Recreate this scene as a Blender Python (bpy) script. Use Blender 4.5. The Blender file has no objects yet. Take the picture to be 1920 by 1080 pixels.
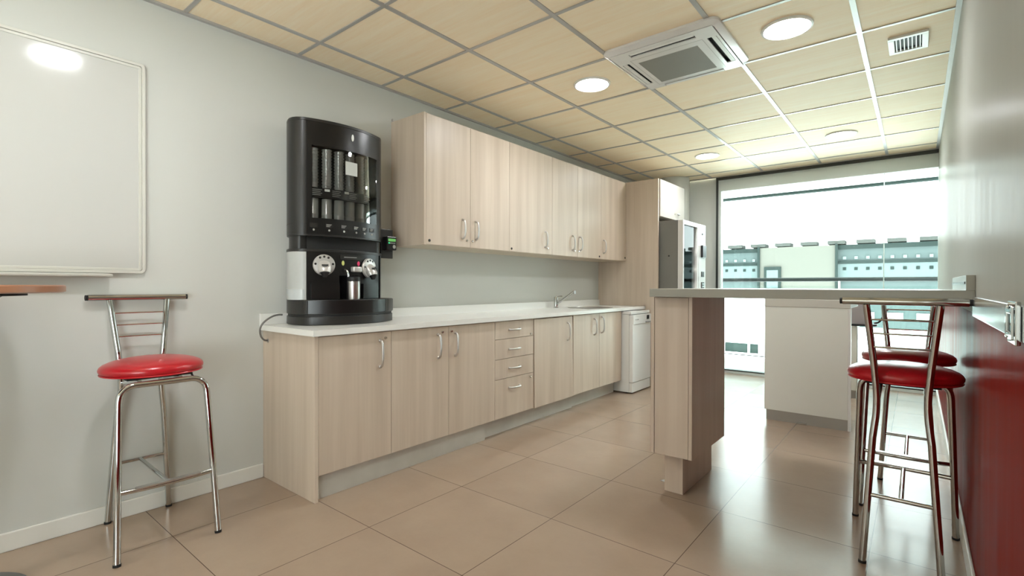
import bpy, bmesh, math, random
from mathutils import Vector, Matrix
random.seed(7)
PI = math.pi
S = bpy.context.scene
COL = S.collection

# ------------------------------------------------------------------ camera
cam_d = bpy.data.cameras.new('camera'); cam = bpy.data.objects.new('camera', cam_d); COL.objects.link(cam)
cam_d.sensor_width = 36.0; cam_d.lens = 932.0245/1920*36; cam_d.clip_start = .02; cam_d.clip_end = 200
YAW, PITCH, ROLL = -0.6837, -0.0054, 0.0018
_f = Vector((math.sin(YAW)*math.cos(PITCH), math.cos(YAW)*math.cos(PITCH), math.sin(PITCH)))
_r0 = Vector((math.cos(YAW), -math.sin(YAW), 0)); _u0 = _r0.cross(_f)
_r = math.cos(ROLL)*_r0 + math.sin(ROLL)*_u0; _u = -math.sin(ROLL)*_r0 + math.cos(ROLL)*_u0
_m = Matrix((_r, _u, -_f)).transposed().to_4x4(); _m.translation = Vector((2.9061, -1.512, 1.0999))
cam.matrix_world = _m
S.camera = cam

# ------------------------------------------------------------------ world, exposure
W = bpy.data.worlds.new('daylight'); S.world = W; W.use_nodes = True
W.node_tree.nodes['Background'].inputs[0].default_value = (.885, .98, .99, 1)
_nt = W.node_tree; _bg = _nt.nodes['Background']
# bright overcast sky above, stronger glow added below the horizon to light the ceiling
_tc = _nt.nodes.new('ShaderNodeTexCoord'); _sx = _nt.nodes.new('ShaderNodeSeparateXYZ'); _mr = _nt.nodes.new('ShaderNodeMapRange')
_nt.links.new(_tc.outputs['Generated'], _sx.inputs[0]); _nt.links.new(_sx.outputs[2], _mr.inputs[0])
_mr.inputs[1].default_value = -.12; _mr.inputs[2].default_value = .05; _mr.inputs[3].default_value = 8.0; _mr.inputs[4].default_value = 3.6
_nt.links.new(_mr.outputs[0], _bg.inputs[1])
LAMP = 56.0
vs = S.view_settings
vs.view_transform = 'Standard'; vs.look = 'None'; vs.gamma = 1; vs.use_curve_mapping = False
vs.exposure = 1.24

# ------------------------------------------------------------------ materials
def srgb(r, g, b):
    f = lambda c: (c/255/12.92) if c/255 <= .04045 else ((c/255+.055)/1.055)**2.4
    return (f(r), f(g), f(b), 1)
def mat(name, col=(.8, .8, .8, 1), rough=.5, metal=0, spec=.5, coat=0, coat_r=.05, emit=None, estr=0, trans=0, alpha=1):
    m = bpy.data.materials.new(name); m.use_nodes = True
    b = m.node_tree.nodes['Principled BSDF']
    b.inputs['Base Color'].default_value = col; b.inputs['Roughness'].default_value = rough
    b.inputs['Metallic'].default_value = metal; b.inputs['Specular IOR Level'].default_value = spec
    b.inputs['Coat Weight'].default_value = coat; b.inputs['Coat Roughness'].default_value = coat_r
    b.inputs['Transmission Weight'].default_value = trans
    if emit: b.inputs['Emission Color'].default_value = emit; b.inputs['Emission Strength'].default_value = estr
    return m
def N(m, t, **k):
    n = m.node_tree.nodes.new(t)
    for a, v in k.items(): setattr(n, a, v)
    return n
def L(m, a, b): m.node_tree.links.new(a, b)
def M2(m, op, a, b=None):
    n = N(m, 'ShaderNodeMath', operation=op)
    for i, v in enumerate((a, b)):
        if v is None: continue
        if hasattr(v, 'links') or hasattr(v, 'is_output'): L(m, v, n.inputs[i])
        else: n.inputs[i].default_value = v
    return n.outputs[0]
def noise(m, vec, scale, detail=3, rough=.5):
    n = N(m, 'ShaderNodeTexNoise'); n.inputs['Scale'].default_value = scale
    n.inputs['Detail'].default_value = detail; n.inputs['Roughness'].default_value = rough
    L(m, vec, n.inputs['Vector']); return n.outputs['Fac']
def mapping(m, vec, scale, loc=(0, 0, 0)):
    n = N(m, 'ShaderNodeMapping'); n.inputs['Scale'].default_value = scale; n.inputs['Location'].default_value = loc
    L(m, vec, n.inputs['Vector']); return n.outputs[0]
def mixc(m, fac, a, b):
    n = N(m, 'ShaderNodeMix', data_type='RGBA')
    if hasattr(fac, 'is_output'): L(m, fac, n.inputs[0])
    else: n.inputs[0].default_value = fac
    for i, v in ((6, a), (7, b)):
        if hasattr(v, 'is_output'): L(m, v, n.inputs[i])
        else: n.inputs[i].default_value = v
    return n.outputs[2]
def ramp(m, fac, p0, p1):
    n = N(m, 'ShaderNodeMapRange'); n.clamp = True
    n.inputs[1].default_value = p0; n.inputs[2].default_value = p1
    L(m, fac, n.inputs[0]); return n.outputs[0]
def bump(m, h, strength, dist=.002):
    n = N(m, 'ShaderNodeBump'); n.inputs['Strength'].default_value = strength; n.inputs['Distance'].default_value = dist
    L(m, h, n.inputs['Height']); L(m, n.outputs[0], m.node_tree.nodes['Principled BSDF'].inputs['Normal'])
def P(m): return m.node_tree.nodes['Principled BSDF']

def wood(name, c0, c1, rough=.38, scale=(9, 9, .45)):
    m = mat(name, rough=rough, spec=.4)
    tc = N(m, 'ShaderNodeTexCoord'); oi = N(m, 'ShaderNodeObjectInfo')
    add = N(m, 'ShaderNodeVectorMath', operation='ADD')
    sc = N(m, 'ShaderNodeVectorMath', operation='SCALE'); comb = N(m, 'ShaderNodeCombineXYZ')
    for i in range(3): L(m, oi.outputs['Random'], comb.inputs[i])
    L(m, comb.outputs[0], sc.inputs[0]); sc.inputs['Scale'].default_value = 13
    L(m, tc.outputs['Object'], add.inputs[0]); L(m, sc.outputs[0], add.inputs[1])
    v = add.outputs[0]
    a = noise(m, mapping(m, v, scale), 1.2, 3, .6)
    b = noise(m, mapping(m, v, tuple(s*9 for s in scale[:2])+(scale[2]*4,)), 1.0, 3, .6)
    f = M2(m, 'ADD', M2(m, 'MULTIPLY', ramp(m, a, .3, .7), .72), M2(m, 'MULTIPLY', b, .28))
    L(m, mixc(m, f, c0, c1), P(m).inputs['Base Color'])
    return m
WOOD = wood('pale_oak_laminate', srgb(188, 171, 153), srgb(214, 199, 182))
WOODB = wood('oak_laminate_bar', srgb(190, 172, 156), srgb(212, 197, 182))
WOODE = wood('pale_oak_edge', srgb(196, 180, 158), srgb(214, 199, 178))
KICK = wood('grey_plinth', srgb(186, 182, 172), srgb(204, 200, 191), .45, (3, 3, 3))

WHITE_WALL = mat('wall_paint', srgb(202, 203, 197), rough=.55, spec=.3)
def glossy_wall(name, c0, c1):
    m = mat(name, rough=.2, spec=.0012)
    g = N(m, 'ShaderNodeNewGeometry')
    a = noise(m, mapping(m, g.outputs['Position'], (3, 7, .9)), 1.0, 4, .6)
    L(m, mixc(m, ramp(m, a, .3, .7), c0, c1), P(m).inputs['Base Color'])
    rr = N(m, 'ShaderNodeMapRange'); rr.inputs[3].default_value = .22; rr.inputs[4].default_value = .40
    L(m, a, rr.inputs[0]); L(m, rr.outputs[0], P(m).inputs['Roughness'])
    h = noise(m, mapping(m, g.outputs['Position'], (6, 12, 1.6)), 1.0, 3, .5)
    bump(m, h, .05, .006)
    return m
RWALL = glossy_wall('gloss_wall_paint', srgb(160, 160, 152), srgb(168, 168, 160))
RED = glossy_wall('gloss_red_paint', srgb(112, 30, 24), srgb(122, 34, 27))
BASE = mat('baseboard_white', srgb(222, 221, 214), rough=.35)

def floor_mat():
    m = mat('porcelain_floor', rough=.2, spec=.38)
    g = N(m, 'ShaderNodeNewGeometry'); s = N(m, 'ShaderNodeSeparateXYZ'); L(m, g.outputs['Position'], s.inputs[0])
    T = .5927
    u = M2(m, 'DIVIDE', M2(m, 'SUBTRACT', s.outputs[0], .9816-10*T), T)
    v = M2(m, 'DIVIDE', M2(m, 'SUBTRACT', s.outputs[1], -.175-20*T), T)
    def edge(q):
        f = M2(m, 'FRACT', q); return M2(m, 'MINIMUM', f, M2(m, 'SUBTRACT', 1.0, f))
    e = M2(m, 'MINIMUM', edge(u), edge(v))
    grout = M2(m, 'LESS_THAN', e, .0028)
    c = N(m, 'ShaderNodeCombineXYZ'); L(m, M2(m, 'FLOOR', u), c.inputs[0]); L(m, M2(m, 'FLOOR', v), c.inputs[1])
    wn = N(m, 'ShaderNodeTexWhiteNoise'); L(m, c.outputs[0], wn.inputs['Vector'])
    ad = N(m, 'ShaderNodeVectorMath', operation='ADD'); L(m, wn.outputs['Color'], ad.inputs[0]); L(m, g.outputs['Position'], ad.inputs[1])
    n1 = noise(m, ad.outputs[0], 2.6, 5, .6); n2 = noise(m, g.outputs['Position'], 60, 3)
    f = M2(m, 'ADD', M2(m, 'MULTIPLY', ramp(m, n1, .25, .75), .6), M2(m, 'ADD', M2(m, 'MULTIPLY', n2, .15), M2(m, 'MULTIPLY', wn.outputs['Value'], .25)))
    col = mixc(m, f, srgb(150, 130, 112), srgb(170, 150, 131))
    L(m, mixc(m, grout, col, srgb(96, 78, 66)), P(m).inputs['Base Color'])
    rr = N(m, 'ShaderNodeMapRange'); rr.inputs[3].default_value = .16; rr.inputs[4].default_value = .25
    L(m, n1, rr.inputs[0]); L(m, rr.outputs[0], P(m).inputs['Roughness'])
    inv = M2(m, 'SUBTRACT', 1.0, grout); bump(m, inv, .3, .001)
    return m
FLOOR = floor_mat()
def ceil_mat():
    m = mat('ceiling_panel', rough=.62, spec=.4)
    g = N(m, 'ShaderNodeNewGeometry')
    a = noise(m, mapping(m, g.outputs['Position'], (1.2, 16, 1)), 1.0, 4, .6)
    b = noise(m, mapping(m, g.outputs['Position'], (4, 70, 1)), 1.0, 3, .6)
    f = M2(m, 'ADD', M2(m, 'MULTIPLY', a, .5), M2(m, 'MULTIPLY', b, .5))
    L(m, mixc(m, ramp(m, f, .3, .7), srgb(248, 225, 190), srgb(253, 240, 214)), P(m).inputs['Base Color'])
    return m
CEIL = ceil_mat()
GRID = mat('grid_metal', srgb(176, 174, 170), rough=.28, spec=.7, metal=.15)
COUNTER = mat('white_worktop', srgb(232, 232, 227), rough=.22, spec=.5)
BARTOP = mat('bar_worktop', srgb(158, 156, 147), rough=.25)
CHROME = mat('chrome', (.56, .57, .56, 1), rough=.07, metal=1)
STEEL = mat('brushed_steel', (.62, .61, .6, 1), rough=.28, metal=1)
NICKEL = mat('satin_nickel', (.60, .59, .57, 1), rough=.32, metal=1)
ALU = mat('aluminium', (.66, .68, .69, 1), rough=.22, metal=1)
REDV = mat('red_vinyl', srgb(186, 24, 36), rough=.28, spec=.5, coat=.25, coat_r=.2)
BLACK = mat('black_plastic', srgb(15, 15, 15), rough=.28, spec=.5)
BLACKM = mat('matt_black', srgb(20, 20, 20), rough=.55)
DARK = mat('dark_grey_plastic', srgb(34, 33, 31), rough=.36)
RUB = mat('black_rubber', srgb(18, 18, 18), rough=.7)
WPLAS = mat('white_plastic', srgb(226, 226, 222), rough=.3)
WENAM = mat('white_enamel', srgb(228, 228, 226), rough=.2, coat=.3)
GREYP = mat('grey_plastic', srgb(150, 150, 146), rough=.4)
MESHG = mat('grille_grey', srgb(150, 150, 142), rough=.5)
LIGHTG = mat('light_grey_laminate', srgb(224, 225, 217), rough=.4)
PLINTHG = mat('brushed_plinth', srgb(160, 156, 150), rough=.35, metal=.5)
TANK = mat('frosted_tank', srgb(205, 208, 205), rough=.35, trans=.25)
SILVER = mat('silver_plastic', srgb(196, 194, 190), rough=.3, metal=.35)
PAPER = mat('paper', srgb(190, 192, 186), rough=.8)
CUP = mat('clear_cups', srgb(140, 141, 136), rough=.2, spec=.8, metal=.15)
BROWN = mat('walnut_table', srgb(158, 110, 82), rough=.3)
DISCG = mat('grey_steel_base', srgb(98, 98, 96), rough=.4, metal=.3)
WBOARD = mat('whiteboard_enamel', srgb(198, 198, 193), rough=.11, spec=.4)
FRAMEG = mat('window_frame_grey', srgb(206, 213, 209), rough=.4)
FRAMEB = mat('window_frame_black', srgb(46, 50, 48), rough=.45)
LCD = mat('green_lcd', srgb(60, 120, 60), rough=.3, emit=srgb(130, 210, 110), estr=.22)
LEDG = mat('green_led', srgb(40, 200, 120), emit=srgb(60, 230, 150), estr=.5)
LEDW = mat('white_led', (1, 1, 1, 1), emit=(1, 1, .97, 1), estr=14)
YEL = mat('yellow_mark', srgb(215, 220, 130), rough=.4)
PINK = mat('pink_mark', srgb(215, 60, 105), rough=.4)
VGREY = mat('vending_grey', srgb(122, 121, 116), rough=.45)
OUTW = mat('outdoor_white', srgb(236, 238, 234), rough=.7)
OUTG = mat('outdoor_render_grey', srgb(84, 84, 78), rough=.9, spec=.02)
TEAL = mat('teal_glazing', srgb(64, 73, 72), rough=.6, spec=.05)
TEAL2 = mat('pale_teal_glazing', srgb(80, 90, 89), rough=.6, spec=.05)
TEALD = mat('dark_teal_metal', srgb(36, 44, 42), rough=.7, spec=.02)
LOUV = mat('louvre_grey', srgb(60, 62, 59), rough=.7, spec=.02)
WSQ = mat('white_decal', srgb(96, 106, 104), rough=.8, spec=.02)
DSQ = mat('dark_decal', srgb(34, 42, 40), rough=.8, spec=.02)
RAILG = mat('handrail_grey', srgb(40, 44, 43), rough=.5, spec=.1)
LAMPM = mat('lamp_diffuser', (1, 1, 1, 1), emit=(.96, .98, 1.0, 1), estr=LAMP)

def glass_mat(name, tint, rough=.0, ior=1.45):
    m = bpy.data.materials.new(name); m.use_nodes = True; nt = m.node_tree; nt.nodes.clear()
    o = nt.nodes.new('ShaderNodeOutputMaterial'); t = nt.nodes.new('ShaderNodeBsdfTransparent'); gl = nt.nodes.new('ShaderNodeBsdfGlossy')
    t.inputs[0].default_value = tint; gl.inputs['Roughness'].default_value = rough
    fr = nt.nodes.new('ShaderNodeFresnel'); fr.inputs[0].default_value = ior
    mx = nt.nodes.new('ShaderNodeMixShader'); nt.links.new(fr.outputs[0], mx.inputs[0])
    nt.links.new(t.outputs[0], mx.inputs[1]); nt.links.new(gl.outputs[0], mx.inputs[2]); nt.links.new(mx.outputs[0], o.inputs[0])
    return m
GLASS = glass_mat('window_glass', (.93, .97, .96, 1), 0, 1.3)
GLASSD = glass_mat('smoked_glass', (.93, .93, .92, 1), .02, 1.3)
GLASSE = mat('glass_edge', srgb(225, 238, 232), rough=.2, trans=.4)

# ------------------------------------------------------------------ mesh helpers
class MB:
    def __init__(s): s.v = []; s.f = []; s.sm = []; s.mi = []
    def add(s, vs_, fs, smooth=False, mi=0):
        o = len(s.v); s.v += [tuple(v) for v in vs_]
        for f in fs: s.f.append([i+o for i in f]); s.sm.append(smooth); s.mi.append(mi)
        return s
    def box(s, x0, x1, y0, y1, z0, z1, mi=0):
        v = [(x, y, z) for x in (x0, x1) for y in (y0, y1) for z in (z0, z1)]
        return s.add(v, [(0, 1, 3, 2), (4, 6, 7, 5), (0, 4, 5, 1), (2, 3, 7, 6), (0, 2, 6, 4), (1, 5, 7, 3)], mi=mi)
    def tube(s, pts, r, n=12, caps=True, mi=0, rs=None):
        pts = [Vector(p) for p in pts]; rings = []
        t0 = (pts[1]-pts[0]).normalized(); ref = Vector((0, 0, 1)) if abs(t0.z) < .9 else Vector((1, 0, 0))
        nrm = t0.cross(ref).normalized()
        for i, p in enumerate(pts):
            t = (pts[min(i+1, len(pts)-1)]-pts[max(i-1, 0)]).normalized()
            nrm = (nrm - t*nrm.dot(t)).normalized(); b = t.cross(nrm)
            rr = rs[i] if rs else r
            rings.append([p+nrm*math.cos(2*PI*k/n)*rr+b*math.sin(2*PI*k/n)*rr for k in range(n)])
        v = [q for rg in rings for q in rg]; f = []
        for i in range(len(pts)-1):
            for k in range(n): a = i*n+k; b_ = i*n+(k+1) % n; f.append((a, b_, b_+n, a+n))
        s.add(v, f, True, mi)
        if caps:
            s.add(rings[0], [tuple(range(n))[::-1]], False, mi); s.add(rings[-1], [tuple(range(n))], False, mi)
        return s
    def lathe(s, prof, c=(0, 0, 0), axis='z', n=32, sx=1, sy=1, mi=0, smooth=True):
        v = []; f = []
        for (r, h) in prof:
            for k in range(n):
                a = 2*PI*k/n; p = (r*math.cos(a)*sx, r*math.sin(a)*sy, h)
                if axis == 'x': p = (p[2], p[0], p[1])
                if axis == 'y': p = (p[1], p[2], p[0])
                v.append((p[0]+c[0], p[1]+c[1], p[2]+c[2]))
        for i in range(len(prof)-1):
            for k in range(n): a = i*n+k; b = i*n+(k+1) % n; f.append((a, b, b+n, a+n))
        f2 = []
        if prof[0][0] > 1e-6: f2.append(tuple(range(n))[::-1])
        if prof[-1][0] > 1e-6: f2.append(tuple(range((len(prof)-1)*n, len(prof)*n)))
        o = len(s.v); s.add(v, f, smooth, mi)
        for q in f2: s.f.append([i+o for i in q]); s.sm.append(False); s.mi.append(mi)
        return s
    def prism(s, poly, z0, z1, mi=0, smooth=True):
        n = len(poly); v = [(x, y, z0) for x, y in poly]+[(x, y, z1) for x, y in poly]
        s.add(v, [(i, (i+1) % n, (i+1) % n+n, i+n) for i in range(n)], smooth, mi)
        o = len(s.v)-2*n
        s.f.append([o+i for i in range(n)][::-1]); s.sm.append(False); s.mi.append(mi)
        s.f.append([o+n+i for i in range(n)]); s.sm.append(False); s.mi.append(mi)
        return s
    def xform(s, M): s.v = [tuple(M @ Vector(v)) for v in s.v]; return s
    def build(s, name, m, parent=None, bevel=0, label=None, sharp=True):
        off = Vector((0, 0, 0)); p = parent
        while p is not None: off += Vector(p.location); p = p.parent
        me = bpy.data.meshes.new(name)
        me.from_pydata([tuple(Vector(v)-off) for v in s.v], [], s.f)
        ms = m if isinstance(m, (list, tuple)) else [m]
        for q in ms: me.materials.append(q)
        for i, pl in enumerate(me.polygons): pl.use_smooth = s.sm[i]; pl.material_index = s.mi[i]
        bm = bmesh.new(); bm.from_mesh(me); bmesh.ops.remove_doubles(bm, verts=bm.verts, dist=1e-6)
        bmesh.ops.recalc_face_normals(bm, faces=bm.faces)
        for e in bm.edges:
            if len(e.link_faces) == 2 and e.calc_face_angle(0) > .7: e.smooth = False
        bm.to_mesh(me); bm.free()
        o = bpy.data.objects.new(name, me); COL.objects.link(o)
        if parent is not None: o.parent = parent
        if bevel:
            b = o.modifiers.new('bevel', 'BEVEL'); b.width = bevel; b.segments = 2; b.limit_method = 'ANGLE'; b.angle_limit = .6
        if label: o['label'] = label
        return o
def tag(o, label, cat, group=None):
    o['label'] = label; o['category'] = cat
    if group: o['group'] = group
    return o
def thing(name, loc, label, cat, group=None):
    o = bpy.data.objects.new(name, None); COL.objects.link(o); o.location = loc; o.empty_display_size = .1
    return tag(o, label, cat, group)
def struct(o): o['kind'] = 'structure'; return o
def kids(o): return [c for c in list(COL.objects) if c.parent == o]
def dup(root, loc, rotz, label, group=None):
    r = root.copy(); COL.objects.link(r); r.location = loc; r.rotation_euler = (0, 0, rotz); r['label'] = label
    if group: r['group'] = group
    for c in kids(root):
        d = c.copy(); COL.objects.link(d); d.parent = r
        for g in kids(c):
            e = g.copy(); COL.objects.link(e); e.parent = d
    return r
def box(*a): return MB().box(*a)
def arcpts(c, r, a0, a1, n=8):
    return [(c[0]+r*math.cos(a0+(a1-a0)*i/n), c[1]+r*math.sin(a0+(a1-a0)*i/n)) for i in range(n+1)]
def smoothpath(pts, it=2):
    pts = [Vector(p) for p in pts]
    for _ in range(it):
        q = [pts[0]]
        for a, b in zip(pts[:-1], pts[1:]): q += [a*.75+b*.25, a*.25+b*.75]
        q.append(pts[-1]); pts = q
    return pts

# ------------------------------------------------------------------ room shell
H = 2.4855; XR = 3.07; YB = -4.6; YF = 5.10
struct(box(-.1, XR+.1, YB-.1, YF+.08, -.12, 0).build('floor', FLOOR))
ceil = struct(box(-.1, XR+.1, YB-.1, YF-.02, H, H+.12).build('ceiling', CEIL))
g = MB(); gw = .0125
for i in range(5):
    x = .2558+.6*i; g.box(x-gw, x+gw, YB, YF-.03, H-.006, H+.001)
for j in range(-7, 9):
    y = .6*j; g.box(.006, XR-.006, y-gw*.8, y+gw*.8, H-.005, H+.001)
g.box(.0, .022, YB, YF-.03, H-.012, H+.001); g.box(XR-.022, XR, YB, YF-.03, H-.012, H+.001); g.box(.0, XR, YF-.055, YF-.03, H-.012, H+.001)
struct(g.build('trim_1', GRID))
struct(box(-.1, 0, YB-.1, YF+.08, 0, H).build('wall_left', WHITE_WALL))
w = MB(); wy0, wy1, wz0, wz1 = -4.35, -2.45, .25, 1.75  # opening behind the camera, added to let fill light in
w.box(XR, XR+.1, wy1, YF+.08, 1.0, H, 0); w.box(XR, XR+.1, wy1, YF+.08, 0, 1.0, 1)
w.box(XR, XR+.1, YB-.1, wy0, 1.0, H, 0); w.box(XR, XR+.1, YB-.1, wy0, 0, 1.0, 1); w.box(XR, XR+.1, wy0, wy1, 0, wz0, 1); w.box(XR, XR+.1, wy0, wy1, wz1, H, 0)
struct(w.build('wall_right', [RWALL, RED]))
struct(box(0, XR, YB-.1, YB, 0, H).build('wall_back', WHITE_WALL))
w2 = MB()
for (a, b_, c_, d_) in ((wy0, wy0+.05, wz0, wz1), (wy1-.05, wy1, wz0, wz1), (wy0+.05, wy1-.05, wz0, wz0+.05), (wy0+.05, wy1-.05, wz1-.05, wz1), (-3.33, -3.27, wz0+.05, wz1-.05)): w2.box(XR+.02, XR+.08, a, b_, c_, d_)
fill_win = struct(w2.build('fill_window', WPLAS))  # frame of the added, unseen opening that brightens the room
struct(box(0, .914, YF, YF+.08, 0, H).build('wall_front', WHITE_WALL))
b = box(0, .013, YB, -.207, 0, .078); struct(b.build('baseboard_left', BASE, bevel=.004))
b = box(XR-.012, XR, YB, YF-.06, 0, .09); struct(b.build('baseboard_right', BASE, bevel=.004))
colm = MB().lathe([(.2, 0), (.2, H-.001)], (.43, 4.86, 0), n=40)
struct(colm.build('trim_2', WHITE_WALL))
# aluminium raceway on the right wall
rc = thing('wall_raceway', (XR, .4, .99), 'aluminium cable trunking running along the top of the red wall towards the bar', 'trunking')
box(XR-.009, XR-.0005, -2.2, .925, .992, 1.062).build('trunking_body', ALU, rc, bevel=.002)
jc = MB(); jc.box(XR-.018, XR-.0095, -.165, -.06, .985, 1.070); jc.box(XR-.023, XR-.0185, -.16, -.145, .995, 1.060); jc.box(XR-.023, XR-.0185, -.085, -.07, .995, 1.060); jc.box(XR-.023, XR-.0185, -.143, -.087, 1.045, 1.055); jc.box(XR-.023, XR-.0185, -.143, -.087, 1.0, 1.01)
jc.build('joint_clip', CHROME, rc, bevel=.003, label='shiny metal joint clip')

# ------------------------------------------------------------------ window
wf = MB()
wf.box(.914, .934, YF-.05, YF+.08, 0, H, 0); wf.box(.934, XR, YF-.05, YF+.08, H-.045, H, 0)
wf.box(.934, .965, YF-.02, YF+.07, .24, H-.045, 1); wf.box(.965, XR, YF-.02, YF+.07, 2.30, H-.045, 1)
wf.box(.934, XR, YF-.03, YF+.05, 0, .03, 1); wf.box(.934, XR, YF-.032, YF+.052, .0301, .045, 0)
wf.box(.934, XR, YF-.0, YF+.04, .232, .240, 0)
win = struct(wf.build('window_1', [FRAMEB, FRAMEG]))
for (a, b_) in ((.966, 2.625), (2.635, XR-.001)):
    box(a, b_, YF+.01, YF+.02, .241, 2.299).build('pane', GLASS, win)
    box(a, b_, YF+.01, YF+.02, .0455, .2315).build('pane', GLASS, win)
box(2.6251, 2.6349, YF+.008, YF+.022, .241, 2.299).build('glass_joint', GLASSE, win)

# ------------------------------------------------------------------ outside
out = MB().box(-3, 7, YF+.08, 6.7, -.25, -.01); struct(out.build('trim_3', mat('walkway_paving', srgb(150, 150, 145), rough=.8)))
so = MB(); so.box(-4, 8, YF+.08, 7.4, 2.60, 2.9, 0); so.box(-4, 8, 7.4, 7.46, 2.60, 2.9, 0); so.box(-4, 8, 7.36, 7.47, 2.55, 2.599, 1); so.box(-4, 8, 7.1, 7.36, 2.585, 2.599, 2)
struct(so.build('trim_4', [OUTW, TEALD, FRAMEG]))
rl = thing('glass_balustrade', (1.8, 6.5, -.01), 'grey handrail with glass panels on the walkway beyond the window', 'railing')
MB().tube([(-2.5, 6.5, 1.188), (6.5, 6.5, 1.188)], .028, 12).build('handrail', RAILG, rl)
for k in range(5):
    x = -1.9+k*2.0
    box(x+.02, x+1.96, 6.495, 6.505, .08, 1.10).build('glass_panel', GLASS, rl)
for k in range(5):
    x = -1.92+k*2.0+.0
    box(x, x+.018, 6.48, 6.52, -.01, 1.165).build('post', OUTW, rl)
fa = thing('office_building', (1.4, 12, -6), 'pale office building with teal glazed bands across the courtyard', 'building')
m = MB(); m.box(-.14, 1.50, 11.9, 16, .98, 2.03, 0)
m.build('wall', OUTG, fa, label='plain grey rendered wall section')
mw = MB(); mw.box(-.14, 1.50, 11.9, 16, -6, .98, 0); mw.box(-8, -.14, 11.98, 16, -.36, .95, 0); mw.box(1.5, 12, 11.98, 16, -.55, .18, 0); mw.box(-8, -.14, 11.98, 16, -6, -.6, 0); mw.box(1.5, 12, 11.98, 16, -6, -.55, 0)
mw.build('spandrel', OUTW, fa)
box(-8, -.14, 12.02, 16, -.6, -.36).build('window_band', TEALD, fa)
for k in range(8): box(-4.6+k*.6, -4.56+k*.6, 11.97, 12.02, -.6, -.36).build('mullion', OUTW, fa)
for (x0, x1, nm) in ((-8, -.14, 0), (1.5, 12, 1)):
    bd = MB(); bd.box(x0, x1, 11.99, 16, .95 if nm == 0 else .55, 2.03, 0)
    wb = bd.build('glazed_band', TEAL, fa)
    t = MB(); t.box(x0, x1, 11.94, 11.989, 1.93, 2.03, 0); t.box(x0, x1, 11.95, 11.989, 1.60, 1.665, 0); t.box(x0, x1, 11.95, 11.989, 1.2, 1.25, 0)
    t.build('transom', TEALD, wb)
    box(x0, x1, 11.975, 11.989, 1.2505, 1.5995).build('lower_glazing', TEAL2, wb)
    n0 = 12 if nm == 0 else 16
    for k in range(n0):
        x = (x1-.16-k*.215) if nm == 0 else (x0+.10+k*.215)
        box(x, x+.062, 11.965, 11.9745, 1.455, 1.52).build('dark_square', DSQ, wb); box(x, x+.062, 11.97, 11.9895, 1.70, 1.765).build('white_square', WSQ, wb)
for x in (-.16, 1.46): box(x, x+.05, 11.86, 11.9, 1.0, 2.05).build('downpipe', TEALD, fa)
box(1.5, 12, 11.99, 16, .18, .55).build('window_band', TEAL, fa)
for k in range(7):
    x = 1.9+k*.5; box(x, x+.28, 11.96, 11.989, .36, .52).build('blind', OUTW, fa)
f = MB(); f.box(-.01, .36, 11.86, 11.899, 1.0, 1.56); f.build('window', TEALD, fa)
box(.05, .30, 11.85, 11.8595, 1.05, 1.48).build('pane', TEAL2, fa)
for k in range(14):
    x = -3.05+k*.545; MB().box(x, x+.33, 11.9, 12.3, 2.05, 2.13).build('roof_louvre', LOUV, fa)

# ------------------------------------------------------------------ ceiling fittings
def downlight(x, y, label):
    t = thing('downlight', (x, y, H), label, 'ceiling light', 'round recessed ceiling lights')
    MB().lathe([(.105, -.0065), (.113, -.012), (.123, -.009), (.125, -.0005), (.105, -.0005)], (x, y, H), n=40).build('trim_ring', WPLAS, t)
    MB().lathe([(0, -.007), (.104, -.007), (.104, -.002), (0, -.002)], (x, y, H), n=40).build('diffuser', LAMPM, t)
    return t
for x, y, l in ((2.358, 1.49, 'bright round downlight between the air conditioner and the vent'),
                (1.166, 1.49, 'bright round downlight left of the air conditioner'),
                (1.166, 3.91, 'small round downlight near the wall cupboards and window'),
                (2.362, 3.91, 'round downlight nearest the window, on the whitish panels')):
    downlight(x, y, l)
downlight(1.166, -.92, 'round downlight out of frame whose reflection shows on the white board')
downlight(1.166, -3.33, 'round downlight behind the camera near the added fill window')

vt = thing('ceiling_vent', (2.862, 2.095, H), 'small white square vent with dark slots in the ceiling', 'vent')
v0, v1, w0, w1 = 2.772, 2.95, 1.975, 2.213
m = MB(); fr = .028
m.box(v0, v1, w0, w0+fr, H-.014, H-.0005); m.box(v0, v1, w1-fr, w1, H-.014, H-.0005); m.box(v0, v0+fr, w0+fr, w1-fr, H-.014, H-.0005); m.box(v1-fr, v1, w0+fr, w1-fr, H-.014, H-.0005)
m.build('frame', WPLAS, vt, bevel=.002)
box(v0+fr, v1-fr, w0+fr, w1-fr, H-.003, H-.0005).build('backing', BLACKM, vt)
for k in range(7):
    x = v0+fr+.006+k*.0175; m = box(x, x+.005, w0+fr, w1-fr, H-.012, H-.004); m.build('slat', WPLAS, vt)
for k in range(12):
    y = w0+fr+.01+k*.0148; box(v0+fr, v1-fr, y, y+.002, H-.0038, H-.0031).build('cross_fin', DARK, vt)

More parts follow.
